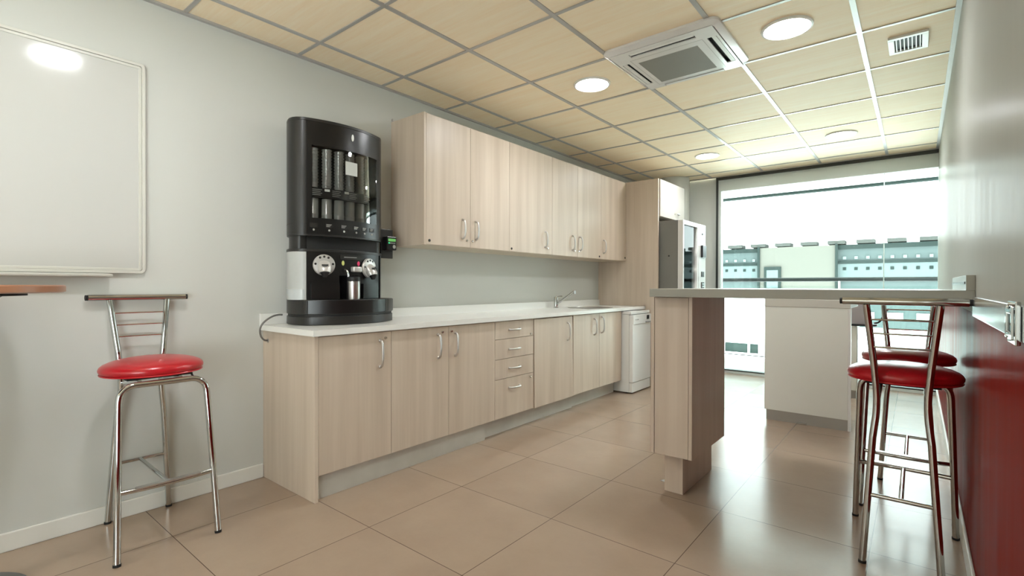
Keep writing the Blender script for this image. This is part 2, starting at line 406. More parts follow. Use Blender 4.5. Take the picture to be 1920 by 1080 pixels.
ac = thing('ceiling_air_conditioner', (1.775, 1.455, H), 'white ceiling cassette air conditioner with grey grille', 'air conditioner')
ax0, ax1, ay0, ay1 = 1.44, 2.108, 1.115, 1.775; zb = H-.032
def rrect(x0, x1, y0, y1, r, n=6):
    p = []
    for (cx, cy, a) in ((x1-r, y1-r, 0), (x0+r, y1-r, PI/2), (x0+r, y0+r, PI), (x1-r, y0+r, 1.5*PI)):
        p += arcpts((cx, cy), r, a, a+PI/2, n)
    return p
def ringpanel(mb, outer, holes, z0, z1):
    # panel with rectangular holes, made of bands
    xs = sorted(set([outer[0], outer[1]]+[h[0] for h in holes]+[h[1] for h in holes]))
    ys = sorted(set([outer[2], outer[3]]+[h[2] for h in holes]+[h[3] for h in holes]))
    for i in range(len(xs)-1):
        for j in range(len(ys)-1):
            cx, cy = (xs[i]+xs[i+1])/2, (ys[j]+ys[j+1])/2
            if any(h[0] < cx < h[1] and h[2] < cy < h[3] for h in holes): continue
            mb.box(xs[i], xs[i+1], ys[j], ys[j+1], z0, z1)
holes = [(1.585, 1.965, 1.188, 1.232), (2.008, 2.058, 1.275, 1.655), (1.585, 1.965, 1.720, 1.762), (1.492, 1.535, 1.30, 1.66), (1.585, 1.94, 1.322, 1.682)]
rim = MB(); po = rrect(ax0, ax1, ay0, ay1, .05); pi_ = rrect(ax0+.03, ax1-.03, ay0+.03, ay1-.03, .03); nn = len(po)
rim.add([(x, y, H-.0005) for x, y in po]+[(x, y, H-.014) for x, y in po]+[(x, y, zb) for x, y in pi_]+[(x, y, H-.0005) for x, y in pi_],
        [(i, (i+1) % nn, (i+1) % nn+nn, i+nn) for i in range(nn)]+[(i+nn, (i+1) % nn+nn, (i+1) % nn+2*nn, i+2*nn) for i in range(nn)]+[(i+2*nn, (i+1) % nn+2*nn, (i+1) % nn+3*nn, i+3*nn) for i in range(nn)], True)
rim.build('outer_frame', WENAM, ac)
pm = MB(); ringpanel(pm, (ax0+.036, ax1-.036, ay0+.036, ay1-.036), holes, zb-.001, zb+.006)
pm.build('face_panel', WENAM, ac)
box(ax0+.04, ax1-.04, ay0+.04, ay1-.04, H-.010, H-.004).build('inner_tray', BLACKM, ac)
gm = MB(); gx0, gx1, gy0, gy1 = 1.5852, 1.9398, 1.3222, 1.6818
for k in range(48):
    y = gy0+(gy1-gy0)*k/48; gm.box(gx0, gx1, y, y+.0048, zb-.001, zb+.004)
gm.box(gx0, gx1, gy0, gy1, zb+.0041, zb+.0055)
gm.build('intake_grille', MESHG, ac)
ln = MB(); a0, a1, b0, b1 = 1.557, 1.985, 1.268, 1.708
for (x0, x1, y0, y1) in ((a0, a1, b0, b0+.002), (a0, a1, b1-.002, b1), (a0, a0+.002, b0, b1), (a1-.002, a1, b0, b1)): ln.box(x0, x1, y0, y1, zb-.0015, zb-.0011)
ln.build('seam_line', GREYP, ac)
for i, h in enumerate(holes[:4]):
    m = MB()
    if h[1]-h[0] > h[3]-h[2]:
        sgn = 1 if h[2] > 1.5 else -1; yo = h[2] if sgn < 0 else h[3]-.022
        m.add([(h[0]+.004, yo, zb), (h[1]-.004, yo, zb), (h[1]-.004, yo+.022, zb+.0), (h[0]+.004, yo+.022, zb+.0),
               (h[0]+.004, yo, zb+.004), (h[1]-.004, yo, zb+.004), (h[1]-.004, yo+.022, zb+.004), (h[0]+.004, yo+.022, zb+.004)],
              [(0, 1, 2, 3), (7, 6, 5, 4), (0, 4, 5, 1), (1, 5, 6, 2), (2, 6, 7, 3), (3, 7, 4, 0)])
    else:
        xo = h[1]-.026 if h[0] > 1.8 else h[0]+.003
        m.box(xo, xo+.023, h[2]+.004, h[3]-.004, zb, zb+.004)
    m.build('air_flap', WPLAS, ac)

# ------------------------------------------------------------------ whiteboard
wb = thing('whiteboard', (0, -1.6, 1.12), 'large blank white board mounted on the left wall', 'whiteboard')
y0, y1, z0, z1 = -2.75, -.768, 1.153, 2.158
box(.002, .010, y0+.02, y1-.02, z0+.02, z1-.02).build('writing_surface', WBOARD, wb)
def vring(mb, y0, y1, z0, z1, r, wd, x0, x1):
    po = rrect(y0, y1, z0, z1, r); pi2 = rrect(y0+wd, y1-wd, z0+wd, z1-wd, max(r-wd, .003)); n = len(po)
    v = [(x0, a, b) for a, b in po]+[(x1, a, b) for a, b in po]+[(x1, a, b) for a, b in pi2]+[(x0, a, b) for a, b in pi2]
    mb.add(v, [(i+q*n, (i+1) % n+q*n, (i+1) % n+((q+1) % 4)*n, i+((q+1) % 4)*n) for i in range(n) for q in range(4)])
fr = MB(); vring(fr, y0, y1, z0, z1, .022, .013, .001, .020); vring(fr, y0+.0135, y1-.0135, z0+.0135, z1-.0135, .012, .012, .001, .014)
fr.build('frame', mat('board_frame', srgb(206, 205, 196), rough=.35), wb, bevel=.0015)
tr = MB(); tr.box(.001, .018, -2.5, -.905, 1.136, 1.1515); tr.box(.018, .065, -2.5, -.905, 1.136, 1.1395); tr.box(.062, .067, -2.5, -.905, 1.1395, 1.147)
tr.build('pen_tray', mat('tray', srgb(205, 204, 196), rough=.4), wb, bevel=.001)

# ------------------------------------------------------------------ bistro table at left edge
bt = thing('bar_table', (.36, -1.425, 0), 'round brown topped high table at the left edge, on a grey disc base', 'table')
c = (.36, -1.425, 0)
MB().lathe([(0, 1.070), (.300, 1.070), (.310, 1.074), (.310, 1.094), (.306, 1.098), (0, 1.098)], c, n=64).build('tabletop', BROWN, bt)
MB().lathe([(0, 1.048), (.13, 1.048), (.14, 1.058), (.205, 1.060), (.205, 1.0695), (0, 1.0695)], c, n=48).build('mounting_plate', BLACKM, bt)
MB().lathe([(.03, .02), (.03, 1.0475)], c, n=24).build('column', STEEL, bt)
MB().lathe([(0, 0), (.205, 0), (.21, .006), (.19, .016), (.05, .026), (0, .026)], c, n=48).build('base_disc', DISCG, bt)

# ------------------------------------------------------------------ bar stools
def make_stool(name, label):
    t = thing(name, (0, 0, 0), label, 'bar stool', 'red seated chrome bar stools')
    r = .0125
    # seat: domed vinyl cushion
    m = MB(); prof = []
    for i in range(9):
        a = -PI/2+PI*i/8
        prof.append((1-.16*(1-math.cos(a)), .735+.029*math.sin(a)))
    prof = [(0, .7055), (.74, .7055), (.88, .7085), (.96, .716), (.992, .727), (.995, .735), (.975, .744), (.92, .754), (.82, .763), (.68, .771), (.5, .777), (.25, .781), (0, .782)]
    m.lathe([(p, h) for p, h in prof], (0, -.01, 0), n=56, sx=.195, sy=.178)
    st = m.build('seat', REDV, t)
    p = MB(); p.tube([(math.cos(2*PI*k/56)*.195*.965, -.01+math.sin(2*PI*k/56)*.178*.965, .7135) for k in range(57)], .0035, 6, False); p.build('piping', REDV, st)
    box(-.12, .12, -.12, .11, .6985, .7050).build('seat_plate', BLACKM, t)
    # front inverted U
    top = .688
    def leg(sg):
        q = [(sg*.18, .237, .006), (sg*.160, .165, .61)]
        for k in range(1, 7):
            a = PI/2*k/6; q.append((sg*(.158-.055*(1-math.cos(a))), .162-.006*math.sin(a), .63+.055*math.sin(a)))
        return q
    for sg in (1, -1):
        m = MB().tube(smoothpath(leg(sg), 1), r, 14); lg = m.build('leg', CHROME, t)
        MB().tube([(sg*.18, .237, 0), (sg*.1795, .2355, .010)], .0138, 14).build('foot_cap', RUB, lg)
    MB().tube([(-.105, .156, .6855), (.105, .156, .6855)], r, 14).build('seat_tube', CHROME, t)
    for sg in (1, -1):
        m = MB().tube([(sg*.12, -.237, .006)]+smoothpath([(sg*.09, -.205, .50), (sg*.075, -.190, .635), (sg*.088, -.198, .79)], 3)+[(sg*.112, -.231, 1.028)], r, 14)
        lg = m.build('leg', CHROME, t)
        MB().tube([(sg*.12, -.237, 0), (sg*.1195, -.2365, .010)], .0138, 14).build('foot_cap', RUB, lg)
        MB().tube([(sg*.075, -.19, .645), (sg*.075, .10, .690)], .008, 10).build('seat_bracket', CHROME, t)
    rail = MB().tube([(-.190, -.229, 1.040), (-.1, -.232, 1.040), (.1, -.232, 1.040), (.190, -.229, 1.040)], .0145, 16)
    rb = rail.build('back_rail', CHROME, t)
    for sg in (1, -1):
        MB().tube([(sg*.1902, -.229, 1.040), (sg*.199, -.2285, 1.040)], .0125, 14).build('end_cap', RUB, rb)
    for z in (.968, .913, .859):
        hw = .075+(.112-.075)*(z-.635)/(1.028-.635)-.004; yy = -.190-.041*(z-.635)/.393
        MB().tube([(-hw, yy, z), (-hw*.6, yy-.006, z), (0, yy-.009, z), (hw*.6, yy-.006, z), (hw, yy, z)], .0035, 8).build('back_bar', CHROME, t)
    zs = .272; xr = .12-.03*zs/.5; yr = -.237+.032*zs/.5
    MB().tube([(-xr, yr, zs), (xr, yr, zs)], .008, 10).build('stretcher', CHROME, t)
    xf = .18-.02*zs/.61; yf = .237-.072*zs/.61
    MB().tube([(-xf, yf, zs), (-xf*.5, yf+.012, zs), (0, yf+.016, zs), (xf*.5, yf+.012, zs), (xf, yf, zs)], .0095, 12).build('footrest', CHROME, t)
    fp = MB()
    fp.box(-.115, .115, yf+.002, yf+.028, zs+.006, zs+.0115); fp.build('footrest_plate', STEEL, t)
    MB().tube([(0, yr, zs), (0, yf+.012, zs)], .0085, 10).build('stretcher', CHROME, t)
    MB().tube([(-.115, .10, .703), (-.125, .10, .685)], .004, 8).build('screw', BLACKM, t)
    return t
st = make_stool('bar_stool', 'bright red chrome bar stool standing against the left wall')
st.location = (.262, -.802, 0); st.rotation_euler = (0, 0, -PI/2-.02)
dup(st, (2.862, 1.136, 0), 0, 'dark red bar stool nearest the camera, its back to us, before the white bar top')
dup(st, (2.868, 1.762, 0), PI, 'red bar stool on the far side of the bar, seen through the nearer stool')

# ------------------------------------------------------------------ base cabinets
def handle_v(x, y, z, ln_=.155, proj=.030, r=.0068):
    pts = [(x, y, z+ln_/2-.004), (x+proj*.55, y, z+ln_/2-.006), (x+proj*.9, y, z+ln_*.32), (x+proj, y, z), (x+proj*.9, y, z-ln_*.32), (x+proj*.55, y, z-ln_/2+.006), (x, y, z-ln_/2+.004)]
    m = MB().tube(smoothpath(pts, 2), r, 10)
    for s_ in (1, -1): m.lathe([(.009, 0), (.009, .006), (.006, .009)], (x, y, z+s_*(ln_/2-.004)), 'x', 12)
    return m
def handle_h(x, y, z, ln_=.13, proj=.028, r=.0068):
    pts = [(x, y+ln_/2-.004, z), (x+proj*.55, y+ln_/2-.006, z), (x+proj*.95, y+ln_*.3, z), (x+proj, y, z), (x+proj*.95, y-ln_*.3, z), (x+proj*.55, y-ln_/2+.006, z), (x, y-ln_/2+.004, z)]
    m = MB().tube(smoothpath(pts, 2), r, 10)
    for s_ in (1, -1): m.lathe([(.009, 0), (.009, .006), (.006, .009)], (x, y+s_*(ln_/2-.004), z), 'x', 12)
    return m
def lockm(x, y, z, r=.008): return MB().lathe([(0, 0), (r, 0), (r, .005), (r*.7, .007), (r*.7, .009), (r*.25, .009), (0, .006)], (x, y, z), 'x', 14)
XF = .566; ZT = .841; ZB = .131
def carcass(t, y0, y1, z0=ZB, z1=ZT, xf=XF, top=True, name='body'):
    m = MB(); e = .001
    m.box(.001, xf-.020, y0+e, y0+.017, z0, z1); m.box(.001, xf-.020, y1-.017, y1-e, z0, z1)
    m.box(.001, xf-.020, y0+.017, y1-.017, z0, z0+.016); m.box(.001, .010, y0+.017, y1-.017, z0+.016, z1)
    m.box(.010, xf-.022, y0+.017, y1-.017, z1-.016, z1)
    m.box(.010, xf-.06, y0+.017, y1-.017, z0+.016, z0+.018)
    return m.build(name, WOODE, t)
def door(t, y0, y1, z0, z1, xf, hy, hz, lock=None, hl=.155, skew=0, name='door'):
    g = .0016
    m = MB()
    m.add([(x, yy, z) for x in (xf-.019, xf) for yy, z in ((y0+g+skew, z0+g), (y1-g-skew*0, z0+g), (y1-g-skew*1.6, z1-g), (y0+g, z1-g))],
          [(0, 1, 2, 3), (7, 6, 5, 4), (0, 4, 5, 1), (1, 5, 6, 2), (2, 6, 7, 3), (3, 7, 4, 0)])
    d = m.build(name, WOOD, t, bevel=.001)
    if hy is not None: handle_v(xf, hy, hz, hl).build('handle', NICKEL, d)
    if lock: lockm(xf, *lock).build('lock', CHROME, d)
    return d
hz = .715
t = thing('base_cabinet', (.28, .03, 0), 'pale wood base cupboard with one door, at the end under the coffee machine', 'cabinet', 'pale wood base cabinets')
box(.001, XF, -.205, -.186, 0, ZT).build('side_panel', WOOD, t, bevel=.001)
carcass(t, -.186, .264); door(t, -.186, .264, ZB, ZT-.004, XF, .185, hz, (.222, .800))
lk = MB().lathe([(0, 0), (.012, 0), (.012, .003), (0, .003)], (0, 0, 0), 'y', 14)
t = thing('base_cabinet', (.28, .716, 0), 'pale wood base cupboard with two doors and paired handles, left of the drawers', 'cabinet', 'pale wood base cabinets')
carcass(t, .264, 1.168)
door(t, .264, .716, ZB, ZT-.004, XF, .622, hz, (.658, .802)); door(t, .716, 1.168, ZB, ZT-.004, XF, .771, hz, (.738, .802))
t = thing('drawer_cabinet', (.28, 1.398, 0), 'pale wood base unit with four stacked drawers', 'cabinet', 'pale wood base cabinets')
carcass(t, 1.168, 1.628)
for (a, b_, h_, lk_) in ((.706, ZT-.004, .772, (1.59, .722)), (.561, .706, .628, None), (.416, .561, .488, None), (ZB, .416, .342, (1.59, .388))):
    d = box(XF-.019, XF, 1.1696, 1.6265, a+.0016, b_-.0016).build('drawer', WOOD, t, bevel=.001)
    handle_h(XF, 1.388, h_).build('handle', NICKEL, d)
    if lk_: lockm(XF, *lk_).build('lock', CHROME, d)
t = thing('base_cabinet', (.28, 1.92, 0), 'pale wood base cupboard with one slightly sagging door, right of the drawers', 'cabinet', 'pale wood base cabinets')
carcass(t, 1.628, 2.216); door(t, 1.632, 2.212, ZB-.004, ZT-.008, XF+.004, 2.112, hz-.01, None, skew=.012)
t = thing('base_cabinet', (.28, 2.67, 0), 'pale wood base cupboard with two doors under the sink, beside the dishwasher', 'cabinet', 'pale wood base cabinets')
carcass(t, 2.216, 3.133)
door(t, 2.216, 2.675, ZB, ZT-.004, XF, 2.578, hz, None); door(t, 2.675, 3.133, ZB, ZT-.004, XF, 2.722, hz+.01, None)
k = thing('plinth', (.5, 1.4, 0), 'grey kick board running under the base cabinets', 'plinth')
box(.512, .528, -.1855, 1.105, 0, ZB-.001).build('board', KICK, k); box(.480, .496, 1.106, 2.30, 0, ZB-.001).build('board', KICK, k); box(.462, .478, 2.301, 3.13, 0, ZB-.001).build('board', KICK, k)

# worktop with a round sink hole
ct = thing('worktop', (.3, 1.7, .842), 'long white kitchen worktop with a low upstand at the wall', 'worktop')
SC = (.315, 2.93); SR = .205
def slab_hole(x0, x1, y0, y1, z0, z1, c, R, n=48):
    m = MB(); inner = [(c[0]+R*math.cos(2*PI*k/n+PI/4), c[1]+R*math.sin(2*PI*k/n+PI/4)) for k in range(n)]
    outer = []
    ya, yb = c[1]-.26, c[1]+.26
    for k in range(n):
        a = 2*PI*k/n+PI/4; dx, dy = math.cos(a), math.sin(a)
        sx_ = ((x1-c[0]) if dx > 0 else (x0-c[0]))/dx if abs(dx) > 1e-9 else 1e9
        sy_ = (((yb-c[1]) if dy > 0 else (ya-c[1])))/dy if abs(dy) > 1e-9 else 1e9
        s_ = min(sx_, sy_); outer.append((c[0]+dx*s_, c[1]+dy*s_))
    v = [(x, y, z) for z in (z1, z0) for ring in (outer, inner) for x, y in ring]
    f = []
    for k in range(n):
        j = (k+1) % n
        f.append((k, j, n+j, n+k)); f.append((2*n+k, 3*n+k, 3*n+j, 2*n+j)); f.append((n+k, n+j, 3*n+j, 3*n+k)); f.append((k, 2*n+k, 2*n+j, j))
    m.add(v, f)
    m.box(x0, x1, y0, ya-.0002, z0, z1); m.box(x0, x1, yb+.0002, y1, z0, z1)
    # corner fill triangles are avoided because rays pass the corners
    for (cx, cy) in ((x0, ya), (x0, yb), (x1, ya), (x1, yb)):
        best = sorted(outer, key=lambda q: (q[0]-cx)**2+(q[1]-cy)**2)
        near = best[:2]
        if (near[0][0]-cx)**2+(near[0][1]-cy)**2 > 1e-8:
            m.add([(cx, cy, z1), (near[0][0], near[0][1], z1), (near[1][0], near[1][1], z1)], [(0, 1, 2)])
            m.add([(cx, cy, z0), (near[0][0], near[0][1], z0), (near[1][0], near[1][1], z0)], [(0, 1, 2)])
            if cx == x1: m.add([(cx, cy, z0), (cx, cy, z1), (near[0][0] if near[0][0] == x1 else near[1][0], (near[0] if near[0][0] == x1 else near[1])[1], z1), (x1, (near[0] if near[0][0] == x1 else near[1])[1], z0)], [(0, 1, 2, 3)])
    return m
slab_hole(.0215, .590, -.226, 3.655, .8425, .873, SC, SR).build('slab', COUNTER, ct)
box(.0005, .021, -.226, 3.655, .8425, .936).build('upstand', COUNTER, ct, bevel=.001)
sk = thing('sink', (SC[0], SC[1], .875), 'round stainless steel sink set into the white worktop', 'sink')
MB().lathe([(SR+.022, .0005), (SR+.024, .0025), (SR+.012, .004), (SR-.004, .003), (SR-.012, -.01), (SR-.03, -.11), (SR-.06, -.135), (.03, -.14), (0, -.14)], (SC[0], SC[1], .8735), n=56).build('bowl', STEEL, sk)
MB().lathe([(.028, 0), (.03, .002), (.012, .003), (0, .001)], (SC[0], SC[1], .8735-.139), n=20).build('drain', CHROME, sk)
fc = thing('faucet', (.083, 2.655, .873), 'chrome mixer tap with slanted spout behind the round sink', 'tap')
X, Y, Z = .083, 2.655, .8735
MB().lathe([(.026, 0), (.026, .006), (.021, .010), (.021, .105), (.019, .112), (0, .116)], (X, Y, Z), n=24).build('body', CHROME, fc)
MB().tube([(X+.012, Y+.012, Z+.045), (X+.17, Y+.06, Z+.165), (X+.178, Y+.063, Z+.166)], .0095, 12).build('spout', CHROME, fc)
MB().tube([(X+.178, Y+.063, Z+.172), (X+.182, Y+.064, Z+.142)], .012, 12).build('aerator', CHROME, fc)
MB().tube([(X, Y, Z+.108), (X+.06, Y+.02, Z+.118)], .006, 10).build('lever', CHROME, fc)

# ------------------------------------------------------------------ wall cupboards
XU = .355
def upper(y0, y1, doors, label, side=False):
    t = thing('wall_cabinet', (.18, (y0+y1)/2, 1.374), label, 'cabinet', 'pale wood wall cabinets')
    zb_, zt_ = 1.374, 2.256
    m = MB(); e = .0008
    m.box(.001, XU-.021, y0+(.018 if side else e), y1-e, zb_, zt_)
    m.build('body', WOODE, t)
    if side: box(.001, XU, y0, y0+.0175, zb_-.002, zt_+.002).build('side_panel', WOOD, t, bevel=.001)
    for (a, b_, hy, lk_) in doors: door(t, a, b_, zb_, zt_, XU, hy, 1.506, lk_, .142)
    return t
u1 = upper(.689, 1.584, ((.7075, 1.133, 1.051, (1.094, 1.425)), (1.133, 1.584, 1.191, (1.152, 1.425))), 'pale wood wall cupboard with two doors, beside the coffee machine', True)
u2 = upper(1.584, 2.190, ((1.584, 2.190, 2.080, (2.118, 1.430)),), 'pale wood wall cupboard with one wide door, second from the coffee machine')
u3 = upper(2.190, 3.084, ((2.190, 2.623, 2.532, (2.565, 1.432)), (2.623, 3.084, 2.668, (2.64, 1.432))), 'pale wood wall cupboard with two doors in the middle of the row above the sink')
u4 = upper(3.084, 3.657, ((3.084, 3.657, 3.140, None),), 'pale wood wall cupboard with one door, last beside the tall side panel')
for (u, yy, zz) in ((u1, .735, 1.402), (u2, 1.612, 1.398), (u3, 3.05, 1.400), (u4, 3.63, 1.41)):
    m = MB().lathe([(0, 0), (.0095, 0), (.0095, .004), (.004, .006), (0, .004)], (XU, yy, zz), 'x', 12); m.build('cam_lock', DARK, u)
m = MB().lathe([(0, 0), (.010, 0), (.010, -.004), (0, -.006)], (.018, .689, 2.268), 'y', 12).build('hanging_bolt', STEEL, u1)

# tall side panel and bridging cupboard
tp = tag(box(.001, .730, 3.660, 3.680, 0, 2.262).build('side_panel', WOOD, bevel=.001), 'tall pale wood panel closing the end of the kitchen run, beside the vending machine', 'panel')
bc = thing('bridging_cabinet', (.36, 4.1, 1.86), 'white fronted cupboard above the vending machine, beside the tall wood panel', 'cabinet')
box(.01, .716, 3.682, 4.42, 1.862, 2.258).build('body', WOODE, bc)
d = box(.718, .738, 3.70, 4.415, 1.858, 2.26).build('door', mat('cream_door', srgb(180, 175, 167), rough=.5, spec=.1), bc, bevel=.001)
d.rotation_euler = (0, 0, 0)
handle_h(.738, 4.17, 1.925, .11).build('handle', NICKEL, d)

# vending machine
vm = thing('vending_machine', (.5, 4.05, 0), 'tall grey vending machine with glass front, between the wood panel and window', 'vending machine')
vx = .985
body = MB(); body.box(.06, vx-.06, 3.715, 3.735, .03, 1.80); body.box(.06, vx-.06, 4.40, 4.42, .03, 1.80); body.box(.06, vx-.06, 3.735, 4.40, 1.78, 1.80)
body.box(.06, vx-.06, 3.735, 4.40, .03, .45); body.box(.06, .08, 3.735, 4.40, .45, 1.78); body.box(.08, vx-.06, 4.18, 4.40, .45, 1.78)
body.build('body', VGREY, vm, bevel=.003)
MB().lathe([(0, 0), (.009, 0), (.009, -.003), (0, -.003)], (.83, 3.715, 1.42), 'y', 12).build('bolt', DARK, vm)
ff = MB(); ff.box(vx-.058, vx, 3.712, 3.735, .03, 1.80); ff.box(vx-.058, vx, 4.155, 4.185, .03, 1.80); ff.box(vx-.058, vx, 3.735, 4.155, 1.755, 1.80); ff.box(vx-.058, vx, 3.735, 4.155, .03, .48)
dr = ff.build('door_frame', WENAM, vm, bevel=.003)
box(vx-.03, vx-.022, 3.736, 4.154, .481, 1.754).build('glass', GLASSD, dr)
for z in (.66, .86, 1.06, 1.26, 1.46):
    s_ = box(.12, vx-.08, 3.74, 4.15, z, z+.012).build('shelf', GREYP, vm)
    MB().lathe([(0, 0), (.015, 0), (.011, .008), (0, .010)], (vx-.079, 4.09, z+.03), 'x', 12).build('shelf_light', LEDW, s_)
    MB().lathe([(0, 0), (.007, 0), (.005, .004), (0, .005)], (vx-.079, 4.03, z+.03), 'x', 10).build('shelf_light', LEDW, s_)
    MB().tube([(vx-.075, 3.75, z+.006), (vx-.075, 4.14, z+.006)], .004, 8).build('price_rail', CHROME, s_)
cp = box(vx-.058, vx+.004, 4.19, 4.42, .03, 1.80).build('control_strip', WENAM, vm, bevel=.003)
box(vx+.004, vx+.03, 4.25, 4.37, 1.42, 1.56).build('selection_panel', BLACK, cp, bevel=.003)
box(vx+.004, vx+.012, 4.27, 4.35, 1.20, 1.26).build('coin_slot', DARK, cp)
box(vx+.004, vx+.012, 4.27, 4.35, 1.02, 1.14).build('keypad', DARK, cp)
for k in range(4): box(vx+.0121, vx+.015, 4.28, 4.34, 1.03+k*.027, 1.045+k*.027).build('button_row', STEEL, cp)
box(vx+.004, vx+.012, 4.29, 4.33, 1.68, 1.70).build('lock', DARK, cp)
for a in (3.76, 4.36):
    MB().lathe([(.02, 0), (.02, .031)], (.88, a, 0), n=14).build('foot', RUB, vm); MB().lathe([(.02, 0), (.02, .031)], (.12, a, 0), n=14).build('foot', RUB, vm)

# ------------------------------------------------------------------ dishwasher
dw = thing('dishwasher', (.35, 3.38, 0), 'slim white freestanding dishwasher at the end of the base cabinets', 'dishwasher')
box(.08, .640, 3.150, 3.590, .012, .805).build('body', WPLAS, dw, bevel=.003)
box(.07, .665, 3.146, 3.594, .806, .836).build('top_cover', WENAM, dw, bevel=.004)
d = box(.6415, .682, 3.152, 3.588, .112, .800).build('door', WENAM, dw, bevel=.006)
pnl = box(.6825, .688, 3.156, 3.584, .705, .798).build('control_panel', WENAM, d, bevel=.002)
box(.6885, .690, 3.47, 3.53, .745, .788).build('display', BLACK, pnl)
box(.6885, .700, 3.44, 3.55, .712, .722).build('handle_lip', GREYP, pnl, bevel=.002)
for k in range(3): box(.6885, .690, 3.20+k*.03, 3.212+k*.03, .745, .757).build('button', GREYP, pnl)
box(.6415, .675, 3.152, 3.588, .012, .108).build('kick_panel', WPLAS, dw, bevel=.003)
for a, b_ in ((.12, 3.19), (.12, 3.55), (.6, 3.19), (.6, 3.55)): MB().lathe([(.015, 0), (.015, .0119)], (a, b_, 0), n=12).build('foot', RUB, dw)

# ------------------------------------------------------------------ bar
bar = thing('breakfast_bar', (1.92, 1.3, 0), 'pale wood bar pedestal cabinet on a narrow plinth, under the bar top', 'cabinet')
bx0, bx1, by0, by1, bz0, bz1 = 1.812, 2.030, 1.0, 1.545, .216, 1.0412
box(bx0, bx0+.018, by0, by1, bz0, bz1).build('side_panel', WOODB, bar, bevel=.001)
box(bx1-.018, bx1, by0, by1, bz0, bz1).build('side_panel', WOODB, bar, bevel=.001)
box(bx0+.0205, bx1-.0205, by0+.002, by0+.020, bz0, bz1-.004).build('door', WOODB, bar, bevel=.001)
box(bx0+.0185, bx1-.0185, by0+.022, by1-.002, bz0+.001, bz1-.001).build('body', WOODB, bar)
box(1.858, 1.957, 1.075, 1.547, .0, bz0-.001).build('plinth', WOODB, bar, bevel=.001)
btp = thing('counter', (2.45, 1.38, 1.042), 'long off-white bar top fixed to the right wall above the stools', 'worktop')
box(1.833, XR-.0005, .930, 1.82, 1.042, 1.084).build('slab', BARTOP, btp, bevel=.002)
m = box(XR-.026, XR-.0005, .930, 1.82, 1.0842, 1.140).build('upstand', BARTOP, btp, bevel=.001)
box(XR-.029, XR-.0265, .96, 1.82, 1.108, 1.116).build('groove_strip', DARK, m)
cp_ = thing('floor_socket_cover', (1.79, 1.25, 0), 'small dark metal wedge plate on the floor beside the bar plinth', 'floor plate')
MB().add([(1.79, 1.185, 0), (1.857, 1.17, 0), (1.857, 1.33, 0), (1.79, 1.185, .003), (1.857, 1.17, .004), (1.857, 1.33, .004)], [(0, 2, 1), (3, 4, 5), (0, 1, 4, 3), (1, 2, 5, 4), (2, 0, 3, 5)]).build('plate', STEEL, cp_)

# white island counter behind the bar
isl = thing('island_counter', (2.2, 3.25, 0), 'light grey island counter with metal kick board, standing behind the bar', 'cabinet')
box(1.931, 2.505, 2.995, 3.013, .084, .9295).build('front_panel', LIGHTG, isl, bevel=.001)
box(1.931, 2.520, 2.990, 3.60, .930, .993).build('top', mat('island_top', srgb(200, 197, 188), rough=.3), isl, bevel=.002)
box(1.945, 2.503, 2.998, 3.012, .0, .0835).build('plinth', PLINTHG, isl)
box(2.5055, 2.522, 2.995, 3.030, .0, .9295).build('edge_post', WPLAS, isl)
box(1.960, 2.36, 3.0135, 3.56, .0, .9295).build('body', LIGHTG, isl)
MB().box(2.17, 2.235, 2.975, 2.9975, 0, .014).build('clip', CHROME, isl, bevel=.002)

# desk with black edge behind the island
dk = thing('desk', (2.4, 4.5, 0), 'grey desk with black rounded edge behind the island, near the window', 'desk')
po = [(1.9, 4.32), (2.45, 4.32)]+arcpts((2.50, 4.43), .11, -PI/2, PI/2, 12)+[(1.9, 4.54)]
MB().prism(po, .712, .728).build('desktop', BLACKM, dk)
box(1.95, 2.455, 4.35, 4.62, 0.08, .711).build('pedestal', LIGHTG, dk, bevel=.002)
box(1.96, 2.45, 4.36, 4.61, 0, .0795).build('plinth', PLINTHG, dk)
box(2.4555, 2.463, 4.35, 4.37, 0.10, .70).build('metal_edge', ALU, dk)
bx = thing('desktop_cabinet', (2.42, 4.42, .729), 'mauve grey box standing on the black edged desk, under the bar top', 'box')
box(2.15, 2.515, 4.36, 4.50, .7285, .975).build('case', mat('mauve_grey', srgb(150, 142, 142), rough=.5), bx, bevel=.003)
ar = thing('curved_arm', (2.60, 4.42, .72), 'black curved arm rising from the desk end, seen through the stool back', 'bracket')
MB().tube(smoothpath([(2.585, 4.43, .7405), (2.62, 4.43, .745), (2.65, 4.43, .79), (2.668, 4.43, .85), (2.70, 4.43, .885)], 2), .009, 10).build('arm', BLACK, ar)

